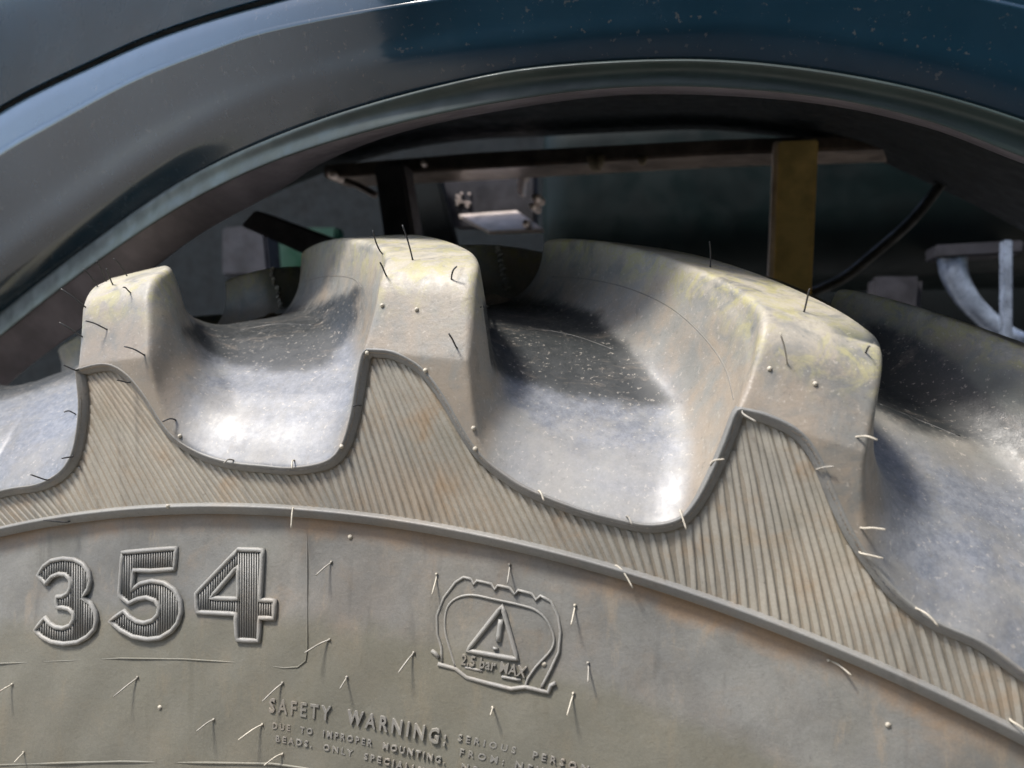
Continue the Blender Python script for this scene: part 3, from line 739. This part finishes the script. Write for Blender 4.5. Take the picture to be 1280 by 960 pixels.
cL = [(-1100, 1300), (-700, 900), (-420, 560)]+cC[:-1]+[(1520, 150), (1900, 320), (2500, 640), (3000, 1000)]
back = fcurve(cL, FB+.05); back[:, 2] += .03
b2 = back.copy(); b2[:, 1] = .57; b2[:, 2] += .055
loft([back, .5*(back+b2), b2], 'arch_liner', M_DARK, fender, .003)  # inner arch added to shut skylight out from behind the tyre

# ------------------------------------------------------------------ what shows under the fender
def quad_prism(corners, y0, y1, nm, mat, parent, bev=.002):
    """a solid whose front face has the four given corners at depth y0 and that runs back to depth y1"""
    f = [unproj(c, y0) for c in corners]; b = [p_+np.array([0, y1-y0, 0]) for p_ in f]; n_ = len(f)
    V_ = f+b; F_ = [tuple(range(n_)), tuple(range(2*n_-1, n_-1, -1))]+[(i, i+n_, (i+1) % n_+n_, (i+1) % n_) for i in range(n_)]
    me = bpy.data.meshes.new(nm); bm = bmesh.new(); vs = [bm.verts.new(v) for v in V_]
    for q in F_: bm.faces.new([vs[i] for i in q])
    bmesh.ops.recalc_face_normals(bm, faces=bm.faces)
    if bev: bmesh.ops.bevel(bm, geom=list(bm.edges), offset=bev, segments=2, affect='EDGES')
    bm.to_mesh(me); bm.free(); me.materials.append(mat); o = link(bpy.data.objects.new(nm, me)); o.parent = parent
    return o
chas = empty('chassis_frame', 'dark steel frame with rail and posts in the shade behind the tyre', 'chassis')
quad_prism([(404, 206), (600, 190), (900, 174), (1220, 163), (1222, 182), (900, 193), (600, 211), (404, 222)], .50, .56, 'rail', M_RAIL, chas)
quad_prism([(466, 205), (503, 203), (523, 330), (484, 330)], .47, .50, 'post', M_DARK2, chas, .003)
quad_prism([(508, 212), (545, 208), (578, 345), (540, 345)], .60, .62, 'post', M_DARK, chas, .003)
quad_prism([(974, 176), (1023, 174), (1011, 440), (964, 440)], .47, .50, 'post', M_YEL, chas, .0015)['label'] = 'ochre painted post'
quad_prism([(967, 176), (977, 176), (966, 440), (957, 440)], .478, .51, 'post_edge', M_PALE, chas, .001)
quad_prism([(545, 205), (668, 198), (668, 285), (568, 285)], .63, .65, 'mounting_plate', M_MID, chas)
for i in range(14):
    c = (566+random.uniform(0, 20), 240+random.uniform(0, 20)); quad_prism([c, (c[0]+2.5, c[1]), (c[0]+2.5, c[1]+2.5), (c[0], c[1]+2.5)], .626, .64, 'perforation', M_PALE, chas, 0)
# step plate: a tilted steel sheet that catches the sky
def slab(pts3, nm, mat, parent, th=.004):
    V_ = [Vector(p_) for p_ in pts3]; nrm = (V_[1]-V_[0]).cross(V_[2]-V_[0]).normalized()*th; n_ = len(V_)
    W_ = V_+[v-nrm for v in V_]; F_ = [tuple(range(n_)), tuple(range(2*n_-1, n_-1, -1))]+[(i, i+n_, (i+1) % n_+n_, (i+1) % n_) for i in range(n_)]
    return mesh_obj(nm, W_, F_, mat, parent, False)
slab([unproj((574, 272), .62), unproj((646, 267), .62), unproj((680, 291), .50), unproj((612, 293), .50)], 'step_plate', M_PALE, chas)
quad_prism([(648, 198), (665, 192), (672, 206), (655, 222), (652, 245), (646, 240)], .58, .60, 'bracket', M_PALE, chas)
for (x, y, r_) in [(668, 246, 6), (664, 257, 5), (412, 216, 7), (527, 203, 4), (656, 278, 5)]:
    p_ = unproj((x, y), .49); V_, F_ = tube([p_, p_+np.array([0, .01, 0]), p_+np.array([0, .03, 0])], [r_*.0006, r_*.0009, r_*.0009], 8); mesh_obj('bolt', V_, F_, M_PALE, chas)
p_ = [unproj((432, 226), .5), unproj((448, 232), .5), unproj((470, 244), .5)]
V_, F_ = tube(p_, .004, 8); mesh_obj('pin', V_, F_, M_RAIL, chas)
for x, y, s_ in [(745, 195, 1.), (803, 196, .55)]:
    a = unproj((x, y), .50); V_, F_ = tube([a, a-np.array([0, 0, .010*s_]), a-np.array([0, 0, .016*s_])], [.010*s_, .008*s_, .005*s_], 12); mesh_obj('rubber_buffer', V_, F_, M_BUMP, chas)
quad_prism([(318, 262), (470, 318), (490, 345), (440, 345), (300, 282)], .42, .45, 'diagonal_brace', M_DARK2, chas, .002)
quad_prism([(276, 284), (330, 280), (336, 345), (276, 345)], .70, .74, 'box_section', M_MID, chas, .004)
quad_prism([(300, 284), (420, 284), (420, 345), (300, 345)], .80, .83, 'green_panel', M_GREEN, chas, .004)
quad_prism([(-400, -60), (1700, -60), (1700, 700), (-400, 700)], 1.25, 1.3, 'dark_backing', M_DARK, chas, 0)  # dark backing added so no brightness leaks through behind the frame
# tank: big rounded body
def tank():
    prof = []; cx, cz = .95, .0
    top = unproj((800, 175), .85)[2]+.06; bot = unproj((1000, 345), .75)[2]; x0 = unproj((672, 250), .75)[0]; x1 = unproj((1500, 250), .75)[0]+.2
    bm = bmesh.new(); r_ = .09; y0, y1 = .74, 1.15
    ring = []
    for (cy, cz_, a0) in ((y0+r_, bot+r_, 180), (y1-r_, bot+r_, 270), (y1-r_, top-r_, 0), (y0+r_, top-r_, 90)):
        for k in range(9): a = math.radians(a0+k*90/8); ring.append((cy+r_*math.cos(a), cz_+r_*math.sin(a)))
    rows_ = []
    for x, s_ in ((x0, .80), (x0+.006, .9), (x0+.02, .97), (x0+.05, 1), (x1-.05, 1), (x1, .85)):
        my = (y0+y1)/2; mz = (top+bot)/2; rows_.append([bm.verts.new((x, my+(y-my)*s_, mz+(z-mz)*s_)) for y, z in ring])
    for a, b in zip(rows_, rows_[1:]):
        for i in range(len(ring)): bm.faces.new((a[i], a[(i+1) % len(ring)], b[(i+1) % len(ring)], b[i]))
    bm.faces.new(rows_[0]); bm.faces.new(rows_[-1]); bmesh.ops.recalc_face_normals(bm, faces=bm.faces)
    me = bpy.data.meshes.new('tank'); bm.to_mesh(me); bm.free(); me.materials.append(M_TANK)
    for p_ in me.polygons: p_.use_smooth = True
    return link(bpy.data.objects.new('tank', me))
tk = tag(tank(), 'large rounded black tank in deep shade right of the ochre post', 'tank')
hp = catmull([(1215, 180), (1180, 225), (1140, 275), (1095, 315), (1050, 350), (1000, 372)], 6)
V_, F_ = tube([unproj(p_, .55) for p_ in hp], .0055, 10); hs = mesh_obj('hose', V_, F_, M_HOSE); tag(hs, 'thin black hose running diagonally down in front of the black tank', 'hose')
# shiny struts low on the right
lk = empty('lift_linkage', 'bright steel strut and curved arm beyond the lug at the far right', 'linkage')
c_ = catmull([(1190, 318), (1192, 340), (1203, 364), (1222, 388), (1255, 415), (1290, 430)], 5); n_ = len(c_)
M_BLUE = simple('blued_steel', (.26, .31, .40), .3, metal=.3, var=.3, scale=60)
V_, F_ = tube([unproj(p_, .72) for p_ in c_], [.017-.008*i/n_ for i in range(n_)], 12); mesh_obj('curved_arm', V_, F_, M_BLUE, lk)
quad_prism([(1170, 306), (1280, 300), (1280, 316), (1172, 322)], .70, .76, 'arm_bracket', M_MID, lk)
quad_prism([(1256, 300), (1266, 300), (1266, 460), (1256, 460)], .66, .68, 'strut', M_BLUE, lk, .001)
quad_prism([(1090, 345), (1155, 345), (1150, 400), (1090, 400)], .72, .76, 'pivot_block', M_MID, lk, .006)
